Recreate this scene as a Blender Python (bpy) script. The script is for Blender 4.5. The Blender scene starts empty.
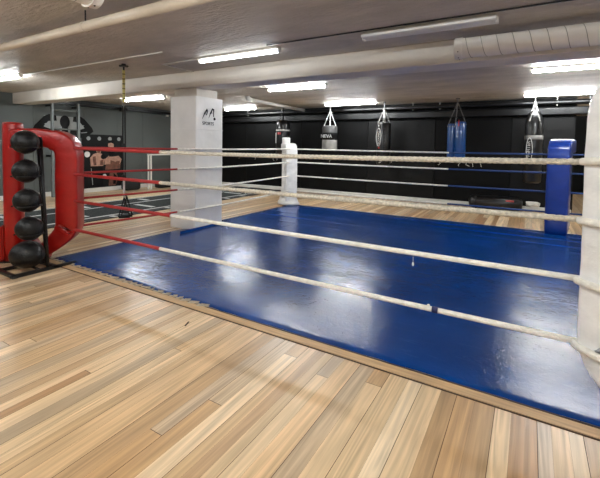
import bpy, bmesh, math, random
from mathutils import Vector, Matrix
random.seed(7)
PI = math.pi
S = bpy.context.scene
COL = S.collection

# ------------------------------------------------------------ camera, world, exposure
F, CX, CY = 384.7, 300.0, 163.6
yaw, pit, rol = math.radians(-30.82), math.radians(2.505), math.radians(0.921)
CAM = Vector((4.64, -2.438, 1.352))
w = Vector((math.sin(yaw)*math.cos(pit), math.cos(yaw)*math.cos(pit), -math.sin(pit)))
rt = Vector((math.cos(yaw), -math.sin(yaw), 0)); up = rt.cross(w)
r_ = math.cos(rol)*rt + math.sin(rol)*up
u_ = -math.sin(rol)*rt + math.cos(rol)*up
cd = bpy.data.cameras.new('camera'); cam = bpy.data.objects.new('camera', cd); COL.objects.link(cam)
m = Matrix((r_, u_, -w)).transposed().to_4x4(); m.translation = CAM
cam.matrix_world = m
cd.sensor_width = 36; cd.sensor_fit = 'HORIZONTAL'; cd.lens = F/600*36
cd.shift_y = -(239-CY)/600; cd.clip_start = .02
S.camera = cam
wd = bpy.data.worlds.new('world'); S.world = wd; wd.use_nodes = True
wd.node_tree.nodes['Background'].inputs[0].default_value = (.5, .5, .52, 1)
wd.node_tree.nodes['Background'].inputs[1].default_value = .3
S.view_settings.view_transform = 'Standard'; S.view_settings.look = 'None'
S.view_settings.gamma = 1; S.view_settings.use_curve_mapping = False
S.view_settings.exposure = 1.15
TUBE = 58.0

# ------------------------------------------------------------ helpers
def srgb(r, g, b):
    f = lambda c: (c/255/12.92) if c/255 <= .04045 else ((c/255+.055)/1.055)**2.4
    return (f(r), f(g), f(b), 1)

def mat(name, col, rough=.5, metal=0, noise=0, nscale=8, bump=0, bscale=20, coat=0, emit=0, spec=.5, stretch=None, sheen=0):
    m = bpy.data.materials.new(name); m.use_nodes = True
    nt = m.node_tree; b = nt.nodes['Principled BSDF']
    b.inputs['Base Color'].default_value = col; b.inputs['Roughness'].default_value = rough
    b.inputs['Metallic'].default_value = metal; b.inputs['Specular IOR Level'].default_value = spec
    b.inputs['Coat Weight'].default_value = coat; b.inputs['Sheen Weight'].default_value = sheen
    if emit:
        b.inputs['Emission Color'].default_value = (.94, .98, 1, 1); b.inputs['Emission Strength'].default_value = emit
    tc = nt.nodes.new('ShaderNodeTexCoord'); mp = nt.nodes.new('ShaderNodeMapping')
    nt.links.new(tc.outputs['Object'], mp.inputs[0])
    if stretch: mp.inputs['Scale'].default_value = stretch
    if noise:
        n = nt.nodes.new('ShaderNodeTexNoise'); n.inputs['Scale'].default_value = nscale; n.inputs['Detail'].default_value = 6
        nt.links.new(mp.outputs[0], n.inputs['Vector'])
        cr = nt.nodes.new('ShaderNodeMapRange'); cr.inputs[1].default_value = .3; cr.inputs[2].default_value = .7
        cr.inputs[3].default_value = 1-noise; cr.inputs[4].default_value = 1+noise
        nt.links.new(n.outputs[0], cr.inputs[0])
        vm = nt.nodes.new('ShaderNodeVectorMath'); vm.operation = 'SCALE'; vm.inputs[0].default_value = col[:3]
        nt.links.new(cr.outputs[0], vm.inputs['Scale']); nt.links.new(vm.outputs[0], b.inputs['Base Color'])
    if bump:
        n = nt.nodes.new('ShaderNodeTexNoise'); n.inputs['Scale'].default_value = bscale; n.inputs['Detail'].default_value = 5
        nt.links.new(mp.outputs[0], n.inputs['Vector'])
        bp = nt.nodes.new('ShaderNodeBump'); bp.inputs['Strength'].default_value = min(1, bump); bp.inputs['Distance'].default_value = .01*max(1, bump)
        nt.links.new(n.outputs[0], bp.inputs['Height']); nt.links.new(bp.outputs[0], b.inputs['Normal'])
    return m

M = {}
M['ceil'] = mat('ceiling_concrete', srgb(192, 184, 173), .55, noise=.2, nscale=2.2, bump=2.0, bscale=16, stretch=(.6, 1.6, 1), spec=.45)
M['beam'] = mat('painted_beam', srgb(222, 216, 206), .6, noise=.05, nscale=3, bump=.4, bscale=18)
M['grey_wall'] = mat('grey_wall_paint', srgb(92, 97, 95), .6, spec=.3, noise=.06, nscale=1.5, bump=.15, bscale=40)
M['black_wall'] = mat('black_wall_paint', srgb(7, 7, 7), .55, spec=.14, noise=.25, nscale=1.2, bump=.12, bscale=6)
M['black_panel'] = mat('black_wall_panel', srgb(10, 10, 10), .45, spec=.2, noise=.15, nscale=1.0, bump=.1, bscale=5)
M['white_wall'] = mat('off_white_wall', srgb(170, 166, 160), .7, noise=.05, nscale=2)
M['black_metal'] = mat('black_metal', srgb(20, 20, 21), .35, metal=.3)
M['pipe_black'] = mat('black_painted_duct', srgb(14, 14, 15), .33, spec=.3, noise=.2, nscale=3, stretch=(.3, 1, 1))
M['white_metal'] = mat('white_enamel', srgb(225, 222, 215), .4, noise=.03)
M['seam_grey'] = mat('duct_seam', srgb(150, 145, 138), .5)
M['duct'] = mat('spiral_duct_paint', srgb(238, 234, 228), .42, noise=.05, nscale=5)
M['pipe'] = mat('painted_ceiling_pipe', srgb(196, 184, 166), .45, noise=.08, nscale=4)
M['steel'] = mat('grey_painted_steel', srgb(112, 118, 118), .45, noise=.1)
M['chrome'] = mat('chain_zinc', srgb(205, 205, 202), .4, metal=.3)
M['tube'] = mat('fluorescent_tube', (1, 1, 1, 1), .4, emit=TUBE)
M['tube_dim'] = mat('dim_fluorescent_tube', (1, 1, 1, 1), .4, emit=TUBE*.09)
M['tube_off'] = mat('tube_unlit', srgb(225, 225, 222), .35)
M['baseboard'] = mat('white_baseboard', srgb(215, 214, 208), .5, noise=.04)
def vinyl(name, col, rough, bump=.5, coat=.3, sc=7):
    return mat(name, col, rough, noise=.1, nscale=6, bump=bump, bscale=sc, coat=coat, stretch=(1, 1, 1.6))
M['red'] = vinyl('red_vinyl', srgb(160, 11, 4), .34, coat=.1)
M['blue'] = vinyl('blue_vinyl', srgb(4, 46, 128), .3)
M['white'] = vinyl('white_vinyl', srgb(238, 238, 236), .42, bump=.9, sc=9)
M['white_cloth'] = mat('white_cloth', srgb(226, 223, 216), .8, noise=.06, bump=1.5, bscale=14)
M['pillar_pad'] = mat('pillar_vinyl', srgb(236, 234, 230), .32, noise=.05, nscale=4, bump=.8, bscale=5, coat=.25)
M['rope_tan'] = mat('hemp_rope', srgb(208, 200, 184), .85, noise=.25, nscale=60, bump=1, bscale=150)
M['rope_white'] = mat('white_rope_tape', srgb(236, 232, 222), .7, noise=.12, nscale=25, bump=.8, bscale=60)
M['rope_red'] = mat('red_rope_tape', srgb(166, 38, 36), .6, noise=.12, nscale=25, bump=.6, bscale=60)
M['rope_blue'] = mat('blue_rope_tape', srgb(14, 54, 112), .6, noise=.12, nscale=25, bump=.6, bscale=60)
M['navy'] = mat('navy_tape', srgb(24, 34, 84), .6)
M['ball'] = mat('black_rubber_ball', srgb(15, 15, 16), .42, spec=.35, noise=.2, nscale=10, bump=.5, bscale=60)
M['bag_black'] = mat('black_bag_leather', srgb(12, 12, 13), .3, noise=.2, bump=.6, bscale=9, coat=.3)
M['bag_grey'] = mat('grey_bag_canvas', srgb(66, 66, 66), .6, noise=.15, bump=.4)
M['bag_silver'] = mat('silver_bag_canvas', srgb(138, 136, 132), .5, noise=.12, nscale=9)
M['bag_blue'] = mat('blue_bag_vinyl', srgb(18, 68, 132), .3, noise=.15, bump=.8, bscale=8, coat=.3)
M['label_white'] = mat('white_print', srgb(215, 215, 212), .5)
M['label_red'] = mat('red_print', srgb(178, 40, 42), .5)
M['black_print'] = mat('black_print', srgb(7, 7, 8), .6, spec=.2)
M['yellow'] = mat('yellow_webbing', srgb(206, 194, 120), .7, noise=.1, nscale=60)
M['grey_webbing'] = mat('grey_webbing', srgb(96, 94, 92), .7)
M['foam'] = mat('black_foam', srgb(16, 16, 16), .7)
M['trim_wood'] = mat('edge_board_wood', srgb(186, 154, 114), .55, noise=.2, nscale=9, stretch=(.5, 6, 1), spec=.3)
M['gap'] = mat('dark_gap', srgb(66, 46, 32), .8)
M['turf'] = mat('charcoal_turf', srgb(50, 54, 54), .9, spec=.2, noise=.25, nscale=70, bump=1, bscale=300)
M['turf_line'] = mat('white_turf_line', srgb(185, 187, 185), .85, noise=.15, nscale=30)
M['turf_edge'] = mat('black_turf_edge', srgb(30, 32, 33), .8)
M['poster'] = mat('poster_black', srgb(10, 10, 11), .5, spec=.25, noise=.3, nscale=4)
M['skin'] = mat('printed_skin_tone', srgb(176, 136, 116), .5, noise=.25, nscale=14)
M['skin2'] = mat('printed_skin_shadow_tone', srgb(104, 66, 50), .5, noise=.35, nscale=14)
M['mural_grey'] = mat('mural_light_grey', srgb(146, 149, 147), .6, noise=.1)

def add(name, bm, m_, parent=None, smooth=False, loc=None):
    me = bpy.data.meshes.new(name); bm.to_mesh(me); bm.free()
    ms = m_ if isinstance(m_, (list, tuple)) else [m_]
    for k in ms: me.materials.append(k)
    if smooth:
        for p in me.polygons: p.use_smooth = True
    o = bpy.data.objects.new(name, me); COL.objects.link(o)
    if parent: o.parent = parent
    if loc: o.location = loc
    return o
def thing(name, label, cat, loc=(0, 0, 0), rotz=0, group=None):
    o = bpy.data.objects.new(name, None); COL.objects.link(o); o.empty_display_size = .1
    o.location = loc; o.rotation_euler = (0, 0, rotz)
    o['label'] = label; o['category'] = cat
    if group: o['group'] = group
    return o
def tag(o, label, cat, group=None):
    o['label'] = label; o['category'] = cat
    if group: o['group'] = group
    return o
def struct(name, bm, m_, smooth=False):
    o = add(name, bm, m_, None, smooth); o['kind'] = 'structure'; return o
def copy_tree(o, parent=None):
    c = o.copy(); COL.objects.link(c)
    if parent: c.parent = parent
    for ch in list(o.children): copy_tree(ch, c)
    return c
def B(): return bmesh.new()
def box(bm, x0, y0, z0, x1, y1, z1, bev=0, seg=2, mi=0):
    g = bmesh.ops.create_cube(bm, size=1)
    for v in g['verts']:
        v.co = Vector(((x0+x1)/2+v.co.x*(x1-x0), (y0+y1)/2+v.co.y*(y1-y0), (z0+z1)/2+v.co.z*(z1-z0)))
    fs = {f for v in g['verts'] for f in v.link_faces}
    for f in fs: f.material_index = mi
    if bev:
        es = list({e for v in g['verts'] for e in v.link_edges})
        bmesh.ops.bevel(bm, geom=es, offset=bev, segments=seg, affect='EDGES', profile=.5)
    return bm
def quad(bm, pts, mi=0):
    f = bm.faces.new([bm.verts.new(p) for p in pts]); f.material_index = mi; return f
def frames(pts):
    """parallel-transport frames along a polyline"""
    P = [Vector(p) for p in pts]; T = []
    for i in range(len(P)):
        a = P[max(i-1, 0)]; b = P[min(i+1, len(P)-1)]
        T.append((b-a).normalized())
    ref = Vector((0, 0, 1)) if abs(T[0].z) < .9 else Vector((1, 0, 0))
    n = T[0].cross(ref).normalized(); out = []
    for i, t in enumerate(T):
        n = (n - t*n.dot(t)).normalized(); out.append((P[i], t, n, t.cross(n)))
    return out
def tube(bm, pts, r, seg=10, cap=True, mi=0):
    rs = r if isinstance(r, (list, tuple)) else [r]*len(pts)
    rings = []
    for (p, t, n, b), rr in zip(frames(pts), rs):
        rings.append([bm.verts.new(p+(n*math.cos(a)+b*math.sin(a))*rr) for a in [2*PI*k/seg for k in range(seg)]])
    for a, b in zip(rings, rings[1:]):
        for k in range(seg):
            f = bm.faces.new((a[k], a[(k+1) % seg], b[(k+1) % seg], b[k])); f.material_index = mi
    if cap:
        bm.faces.new(rings[0][::-1]).material_index = mi; bm.faces.new(rings[-1]).material_index = mi
    return bm
def lathe(bm, prof, seg=24, cx=0, cy=0, mi=0):
    rings = []
    for (r, z) in prof:
        rings.append([bm.verts.new((cx+r*math.cos(2*PI*k/seg), cy+r*math.sin(2*PI*k/seg), z)) for k in range(seg)])
    for a, b in zip(rings, rings[1:]):
        for k in range(seg):
            bm.faces.new((a[k], a[(k+1) % seg], b[(k+1) % seg], b[k])).material_index = mi
    bm.faces.new(rings[0][::-1]).material_index = mi; bm.faces.new(rings[-1]).material_index = mi
    return bm
def smoothpath(pts, n=8):
    """Catmull-Rom"""
    P = [Vector(p) for p in pts]; P = [2*P[0]-P[1]] + P + [2*P[-1]-P[-2]]; out = []
    for i in range(1, len(P)-2):
        for k in range(n):
            t = k/n
            out.append(.5*((2*P[i])+(P[i+1]-P[i-1])*t+(2*P[i-1]-5*P[i]+4*P[i+1]-P[i+2])*t*t+(3*P[i]-P[i-1]-3*P[i+1]+P[i+2])*t**3))
    out.append(P[-2]); return out
def rrect(wx, wy, rad, n=3):
    out = []
    for cx, cy, a0 in ((wx/2-rad, wy/2-rad, 0), (-wx/2+rad, wy/2-rad, PI/2), (-wx/2+rad, -wy/2+rad, PI), (wx/2-rad, -wy/2+rad, 1.5*PI)):
        for k in range(n+1):
            a = a0+PI/2*k/n; out.append((cx+rad*math.cos(a), cy+rad*math.sin(a)))
    return out
def ellip(bm, c, r, seg=16, mi=0):
    g = bmesh.ops.create_uvsphere(bm, u_segments=seg, v_segments=seg//2+2, radius=1)
    for v in g['verts']: v.co = Vector((c[0]+v.co.x*r[0], c[1]+v.co.y*r[1], c[2]+v.co.z*r[2]))
    for f in {f for v in g['verts'] for f in v.link_faces}: f.material_index = mi
    return bm
def text_mesh(name, s, size, m_, parent, mw, ext=.0008, sx=1):
    cu = bpy.data.curves.new(name, 'FONT'); cu.body = s; cu.size = size; cu.extrude = ext
    cu.align_x = 'CENTER'; cu.align_y = 'CENTER'
    t = bpy.data.objects.new(name, cu); COL.objects.link(t)
    bpy.context.view_layer.update()
    me = bpy.data.meshes.new_from_object(t.evaluated_get(bpy.context.evaluated_depsgraph_get()))
    bpy.data.objects.remove(t); bpy.data.curves.remove(cu)
    me.transform(mw @ Matrix.Diagonal((sx, 1, 1, 1))); me.materials.clear(); me.materials.append(m_)
    o = bpy.data.objects.new(name, me); COL.objects.link(o); o.parent = parent
    return o

# ------------------------------------------------------------ room shell
XL, XR, YF, YB, ZC = -5.8, 9.0, -5.5, 7.6, 2.5
XREC, YREC = 5.46, 13.0
# floor: boards of 0.187 m running away from the camera, each split into tonal strips
def floor_mat():
    m = bpy.data.materials.new('oak_board'); m.use_nodes = True
    nt = m.node_tree; b = nt.nodes['Principled BSDF']; L = nt.links.new
    at = nt.nodes.new('ShaderNodeAttribute'); at.attribute_name = 'tone'
    of = nt.nodes.new('ShaderNodeAttribute'); of.attribute_name = 'offs'
    tc = nt.nodes.new('ShaderNodeTexCoord')
    mp = nt.nodes.new('ShaderNodeMapping'); mp.inputs['Scale'].default_value = (42, 1.5, 1)
    L(tc.outputs['Object'], mp.inputs[0])
    va = nt.nodes.new('ShaderNodeVectorMath'); va.operation = 'ADD'
    cb = nt.nodes.new('ShaderNodeCombineXYZ'); L(of.outputs['Fac'], cb.inputs[2]); L(of.outputs['Fac'], cb.inputs[1])
    L(mp.outputs[0], va.inputs[0]); L(cb.outputs[0], va.inputs[1])
    n = nt.nodes.new('ShaderNodeTexNoise'); n.inputs['Scale'].default_value = 1; n.inputs['Detail'].default_value = 5; n.inputs['Distortion'].default_value = 1.2
    L(va.outputs[0], n.inputs['Vector'])
    # cathedral grain
    wv = nt.nodes.new('ShaderNodeTexNoise'); wv.inputs['Scale'].default_value = .16; wv.inputs['Detail'].default_value = 1.5; wv.inputs['Distortion'].default_value = .6
    L(va.outputs[0], wv.inputs['Vector'])
    ml = nt.nodes.new('ShaderNodeMath'); ml.operation = 'MULTIPLY'; ml.inputs[1].default_value = 60; L(wv.outputs[0], ml.inputs[0])
    sn = nt.nodes.new('ShaderNodeMath'); sn.operation = 'SINE'; L(ml.outputs[0], sn.inputs[0])
    r1 = nt.nodes.new('ShaderNodeMapRange'); r1.inputs[1].default_value = .25; r1.inputs[2].default_value = .75; r1.inputs[3].default_value = .74; r1.inputs[4].default_value = 1.18
    L(n.outputs[0], r1.inputs[0])
    r2 = nt.nodes.new('ShaderNodeMapRange'); r2.inputs[1].default_value = -1; r2.inputs[2].default_value = 1; r2.inputs[3].default_value = .86; r2.inputs[4].default_value = 1.07
    L(sn.outputs[0], r2.inputs[0])
    mm = nt.nodes.new('ShaderNodeMath'); mm.operation = 'MULTIPLY'; L(r1.outputs[0], mm.inputs[0]); L(r2.outputs[0], mm.inputs[1])
    sc = nt.nodes.new('ShaderNodeVectorMath'); sc.operation = 'SCALE'; L(at.outputs['Color'], sc.inputs[0]); L(mm.outputs[0], sc.inputs['Scale'])
    L(sc.outputs[0], b.inputs['Base Color'])
    b.inputs['Roughness'].default_value = .36; b.inputs['Coat Weight'].default_value = .12; b.inputs['Coat Roughness'].default_value = .25
    bp = nt.nodes.new('ShaderNodeBump'); bp.inputs['Strength'].default_value = .25; bp.inputs['Distance'].default_value = .004
    L(n.outputs[0], bp.inputs['Height']); L(bp.outputs[0], b.inputs['Normal'])
    return m
PAL = [(232, 204, 164), (176, 136, 94), (184, 160, 130), (206, 172, 128), (224, 194, 152), (192, 154, 108), (214, 184, 142), (188, 154, 114), (202, 168, 124), (190, 164, 130), (232, 208, 172), (186, 158, 124), (210, 180, 138), (220, 190, 148), (182, 148, 106)]
rf = random.Random(21)
bm = B(); tones, offs = [], []
def fq(x0, y0, x1, y1, z, col, of):
    quad(bm, [(x0, y0, z), (x1, y0, z), (x1, y1, z), (x0, y1, z)]); tones.append(col); offs.append(of)
quad(bm, [(XL, YF, -.004), (XR, YF, -.004), (XR, YREC, -.004), (XL, YREC, -.004)], 1); tones.append((0, 0, 0, 1)); offs.append(0)
W = .1875; k0 = math.floor((XL-3.781)/W)
x = 3.781+k0*W
while x < XR:
    k_ = 2 if rf.random() < .62 else 3
    fr_ = [0, rf.uniform(.38, .62), 1] if k_ == 2 else [0, rf.uniform(.28, .38), rf.uniform(.6, .72), 1]
    for fa_, fb_ in zip(fr_, fr_[1:]):
        xa, xb = x+W*fa_+(.0014 if fa_ == 0 else .0003), x+W*fb_-(.0014 if fb_ == 1 else .0003)
        if xb < XL or xa > XR: continue
        xa, xb = max(xa, XL), min(xb, XR)
        y = YF-rf.random()*2.5; last = None
        while y < YREC:
            y1 = min(y+rf.uniform(1.5, 4.2), YREC)
            if y1 > YF:
                pc = rf.choice([p_ for p_ in PAL if p_ != last]); last = pc
                c = srgb(*pc); g = rf.uniform(.92, 1.1); lum = (c[0]+c[1]+c[2])/3; c = tuple(v_+(lum-v_)*.06 for v_ in c[:3])
                fq(xa, max(y, YF), xb, y1-.003, 0, (c[0]*g, c[1]*g, c[2]*g, 1), rf.uniform(0, 90))
            y = y1
    x += W
me = bpy.data.meshes.new('floor'); bm.to_mesh(me); bm.free()
me.attributes.new('tone', 'FLOAT_COLOR', 'POINT'); me.attributes.new('offs', 'FLOAT', 'POINT')
ca = me.attributes['tone']; fa = me.attributes['offs']
for p in me.polygons:
    for vi in p.vertices: ca.data[vi].color = tones[p.index]; fa.data[vi].value = offs[p.index]
me.materials.append(floor_mat()); me.materials.append(M['gap'])
fl = bpy.data.objects.new('floor', me); COL.objects.link(fl); fl['kind'] = 'structure'

# ceiling, with the shallow step line near y=0.78
bm = box(B(), XL, YF, ZC, XR, .78, ZC+.1); box(bm, XL, .786, ZC, XR, YREC, ZC+.1); box(bm, XL, .7, ZC+.05, XR, .85, ZC+.15)
struct('ceiling', bm, M['ceil'])
struct('wall_left', box(B(), XL-.1, YF, 0, XL, YREC, ZC), M['grey_wall'])
bm = box(B(), XL, YB, 0, XREC, YB+.15, ZC)
struct('wall_back', bm, M['black_wall'])
struct('wall_recess', box(B(), XREC, YREC, 0, XR, YREC+.1, ZC), M['black_wall'])
struct('wall_recess_side', box(B(), XREC-.12, YB+.15, 0, XREC, YREC, ZC), M['white_wall'])
struct('wall_right', box(B(), XR, YF, 0, XR+.1, YREC, ZC), M['white_wall'])
struct('wall_front', box(B(), XL, YF-.1, 0, XR, YF, ZC), M['white_wall'])
# panels of the black wall (vertical seams)
xs = [XL+.02, -3.4, -1.3, .82, 2.59, 4.267, 5.45]
for k, (a, b_) in enumerate(zip(xs, xs[1:])):
    struct('trim_%d' % (k+10), box(B(), a+.006, YB-.02-.008*(k % 2), .09, b_-.006, YB, 2.08, .004, 1), M['black_panel'] if k in (3, 5) else M['black_wall'])
# grey wall panels: thin seams
ys = [YF, -3, -.5, .9, 2.3, 3.55, 4.55, 5.4, 6.5, YB]
for k, (a, b_) in enumerate(zip(ys, ys[1:])):
    struct('trim_%d' % (k+20), box(B(), XL, a+.004, .1, XL+.012, b_-.004, 2.3, .003, 1), M['grey_wall'])
struct('baseboard_left', box(B(), XL, YF, 0, XL+.05, YB-.03, .11, .006), M['baseboard'])
struct('baseboard_back', box(B(), XL+.05, YB-.12, 0, XREC-.02, YB-.03, .10, .012), M['baseboard'])
# main beam
struct('trim_1', box(B(), XL, 1.88, 2.255, XR, 2.24, ZC, .008, 1), M['beam'])
# edge board in front of the mat
bm = B(); box(bm, -.2, -.205, 0, 6.0, -.125, .006, .002, 1)
struct('trim_2', bm, M['trim_wood'])
bm = B(); box(bm, -.2, -.216, 0, 6.0, -.205, .0025); box(bm, -.2, -.125, 0, 6.0, -.112, .0065)
struct('trim_3', bm, M['gap'])
# black painted ducts along the top of the back wall
bm = box(B(), XL+.02, 7.34, 2.34, XR, 7.56, 2.43, .03, 2); struct('trim_4', bm, M['pipe_black'], False)
bm = box(B(), XL+.02, 7.42, 2.12, XR, 7.58, 2.29, .02, 2); struct('trim_5', bm, M['pipe_black'])
# dark rail along the top of the grey wall
struct('trim_6', box(B(), XL+.01, 1.9, 2.34, XL+.16, YB-.3, 2.42, .008), M['black_metal'])
# concrete core of the pillar
struct('trim_7', box(B(), -.40, 1.96, 0, .10, 2.42, 2.255), M['beam'])

# ------------------------------------------------------------ ceiling lamps
def lamp(x0, y, ln, label, lit=True, z=2.455, tm='tube'):
    t = thing('ceiling_light', label, 'light', (x0+ln/2, y, z), 0, 'fluorescent batten lamps on the ceiling')
    h = ln/2
    add('housing', box(B(), -h, -.042, .018, h, .042, .045, .004), M['white_metal'], t)
    for s in (-1, 1): add('end_cap', box(B(), s*h-.012, -.03, -.025, s*h+.012, .03, .024, .006), M['white_metal'], t)
    if lit:
        bm = box(B(), -h+.012, -.027, -.022, h-.012, .027, .018, .015, 3)
        add('tube', bm, M[tm], t, True)
    else:
        bm = B()
        prof = [(.09, .015), (.085, -.005), (.06, -.012), (-.06, -.012), (-.085, -.005), (-.09, .015)]
        a = [bm.verts.new((-h, p[0], p[1])) for p in prof]; b_ = [bm.verts.new((h, p[0], p[1])) for p in prof]
        for k in range(5): bm.faces.new((a[k], a[k+1], b_[k+1], b_[k]))
        bm.faces.new(a[::-1]); bm.faces.new(b_)
        add('diffuser', bm, M['tube_off'], t)
    return t
lamp(-3.95, .72, 1.25, 'lit batten lamp at the left edge, left end of the white cable line')
lamp(.86, 1.28, 1.26, 'dimly lit batten lamp on the ceiling above and right of the white pillar', tm='tube_dim')
lamp(3.16, 1.27, 1.2, 'unlit white batten lamp just before the beam, beside the white spiral duct', False)
lamp(-4.3, 3.75, 1.5, 'lit batten lamp behind the beam, beside the yellow hanging strap')
lamp(.16, 3.82, 1.27, 'lit batten lamp behind the beam, above the elbow of the white drain pipe')
lamp(4.62, 3.86, 1.27, 'lit batten lamp at the right edge below the spiral duct')
lamp(-3.5, 6.65, 1.2, 'lit batten lamp seen just right of the white padded pillar')
lamp(-.02, 6.62, 1.4, 'lit batten lamp above the grey and silver punching bag')
lamp(4.5, 6.62, 1.2, 'lit batten lamp in front of the tall black punching bag, near right edge')
for (x_, y_) in ((-3.0, -2.3), (.6, -2.3), (2.9, -1.75), (4.6, -3.6), (7.2, .9), (7.2, -2.8), (7.0, 6.9), (6.6, 10.5)):  # unseen lamps; the third is added to brighten the near white post and duct
    lamp(x_, y_, 1.27, 'unseen lit batten lamp on the ceiling outside the framed view')

# cable lines
def thin(name, pts, r, m_, label, cat, seg=6):
    return tag(add(name, tube(B(), pts, r, seg), m_, None, True), label, cat)
thin('cable_conduit', [(-2.7, .80, 2.492), (.70, .80, 2.492)], .009, M['white_metal'], 'long thin white cable line running right from the left-edge lamp', 'cable')
thin('cable_conduit', [(.85, 1.28, 2.49), (.12, 1.28, 2.49), (.12, 1.87, 2.49)], .009, M['white_metal'], 'thin white cable line bending at a corner above the pillar', 'cable')
thin('cable_conduit', [(2.05, 1.13, 2.49), (6.2, 1.13, 2.49)], .008, M['black_metal'], 'thin dark cable line on the ceiling along the unlit lamp', 'cable')
# ceiling pipe and its hanger rod
t = thing('ceiling_pipe', 'beige round pipe crossing the ceiling at the upper left', 'pipe', (0, -.5, 2.36))
add('pipe_run', tube(B(), [(-5.7, 0, 0), (6, 0, 0)], .043, 16), M['pipe'], t, True)
for x_ in (-3, 1.30, 4.8):
    add('hanger_rod', tube(B(), [(x_, 0, .05), (x_, 0, .14)], .007, 6), M['black_metal'], t)
    bm = B(); tube(bm, [(x_-.012, 0, 0), (x_+.012, 0, 0)], .047, 16); add('hanger_clamp', bm, M['pipe'], t, True)
def spiral(name, x0, x1, y, z, rad, label):
    t = thing(name, label, 'duct', (x0, y, z))
    L_ = x1-x0; n = int(L_/.02)
    bm = B(); seg = 32; rings = []
    for i in range(n+1):
        xx = L_*i/n; ring = []
        for k in range(seg):
            a = 2*PI*k/seg
            ph = ((xx/.13 + k/seg) % 1)
            rr = rad
            ring.append(bm.verts.new((xx, rr*math.cos(a), rr*math.sin(a))))
        rings.append(ring)
    for a, b_ in zip(rings, rings[1:]):
        for k in range(seg): bm.faces.new((a[k], a[(k+1) % seg], b_[(k+1) % seg], b_[k]))
    bm.faces.new(rings[0][::-1]); bm.faces.new(rings[-1])
    add('duct_tube', bm, M['duct'], t, True)
    hel = [(.06+(L_-.1)*i/(int(L_/.13)*24), (rad+.001)*math.cos(2*PI*i/24+1), (rad+.001)*math.sin(2*PI*i/24+1)) for i in range(int(L_/.13)*24+1)]
    add('spiral_seam', tube(B(), hel, .0028, 5), M['seam_grey'], t, True)
    bm = B(); tube(bm, [(-.01, 0, 0), (.05, 0, 0)], rad+.007, 32); tube(bm, [(.05, 0, 0), (.055, 0, 0)], rad+.012, 32); add('duct_collar', bm, M['duct'], t, False)
    for k in range(3):
        a = PI+.5+k*.7; bm = B(); ellip(bm, (.025, (rad+.007)*math.cos(a), (rad+.007)*math.sin(a)), (.006, .006, .006), 8); add('screw', bm, M['black_metal'], t, True)
    return t
spiral('spiral_duct', 3.99, 8.9, 1.60, 2.33, .095, 'large white spiral air duct along the beam at the upper right')
sd = spiral('spiral_duct', 0, 4.0, -.86, 2.385, .10, 'end of a white spiral duct at the top edge, upper left'); sd.location.x = 2.04; sd.rotation_euler = (0, 0, -PI/2)
# drain pipe with elbow
t = thing('drain_pipe', 'white drain pipe with an elbow under the ceiling before the black wall', 'pipe')
add('pipe_run', tube(B(), [(-.95, 4.6, 2.42), (-1.09, 7.34, 2.42)], .042, 14), M['white_metal'], t, True)
add('elbow', tube(B(), smoothpath([(-.95, 4.66, 2.42), (-.945, 4.57, 2.425), (-.945, 4.54, 2.5)], 6), .052, 14), M['white_metal'], t, True)
# small rods that carry the black ducts
for x_ in (-3.2, -1.9, 2.07, 2.72, 5.1, 5.66):
    bm = tube(B(), [(x_, 7.38, 2.31), (x_, 7.38, 2.5)], .011, 6)
    tag(add('hanger_rod', bm, M['white_metal']), 'short pale hanger rod between ceiling and black wall duct', 'rod', 'hanger rods over the black wall ducts')
# spotlight on the dark rail
t = thing('spotlight', 'small black spotlight on the dark rail beside the yellow strap', 'spotlight', (XL+.25, 4.55, 2.36))
bm = B(); tube(bm, [(0, -.09, -.02), (.05, .1, 0)], .06, 14); add('lamp_head', bm, M['black_metal'], t, True)
add('bracket', box(B(), -.09, -.03, -.02, 0, .03, .04), M['black_metal'], t)
bm = box(B(), XL+.012, 6.28, 2.28, XL+.07, 6.36, 2.335, .01)
tag(add('wall_sensor', bm, M['white_metal']), 'tiny white sensor box high on the grey wall beside the pillar', 'sensor')

# ------------------------------------------------------------ pillar padding
pp = thing('pillar_padding', 'tall white vinyl padding wrapped around the square pillar beside the ring', 'padding', (-.125, 2.19, 0))
def padbox():
    bm = B()
    x0, x1, y0, y1, zt = -.565+.28-.0, .285, -.31, .31, 2.12
    x0 = -.29
    n = 14
    for (ax0, ay0, ax1, ay1) in ((x0, y0, x1, y0), (x1, y0, x1, y1), (x1, y1, x0, y1), (x0, y1, x0, y0)):
        pass
    sec = rrect(x1-x0, y1-y0, .018, 2); cx, cy = (x0+x1)/2, (y0+y1)/2
    zs = [0.004+(zt-.004)*i/n for i in range(n+1)]; rings = []
    rr = random.Random(4)
    for i, z in enumerate(zs):
        d = rr.uniform(-.004, .004)
        rings.append([bm.verts.new((cx+p[0]*(1+d*1.5), cy+p[1]*(1+d*1.5), z)) for p in sec])
    ins = [bm.verts.new((cx+p[0]*.9, cy+p[1]*.9, zt+.004)) for p in sec]; rings.append(ins)
    for a, b_ in zip(rings, rings[1:]):
        for k in range(len(sec)): bm.faces.new((a[k], a[(k+1) % len(sec)], b_[(k+1) % len(sec)], b_[k]))
    bm.faces.new(rings[0][::-1]); bm.faces.new(rings[-1])
    return bm
add('padding_cover', padbox(), M['pillar_pad'], pp)
for z in (.55, 1.05, 1.6):
    add('padding_seam', box(B(), -.2925, -.3125, z, .2895, .3125, z+.006, .002, 1), M['pillar_pad'], pp)
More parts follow.
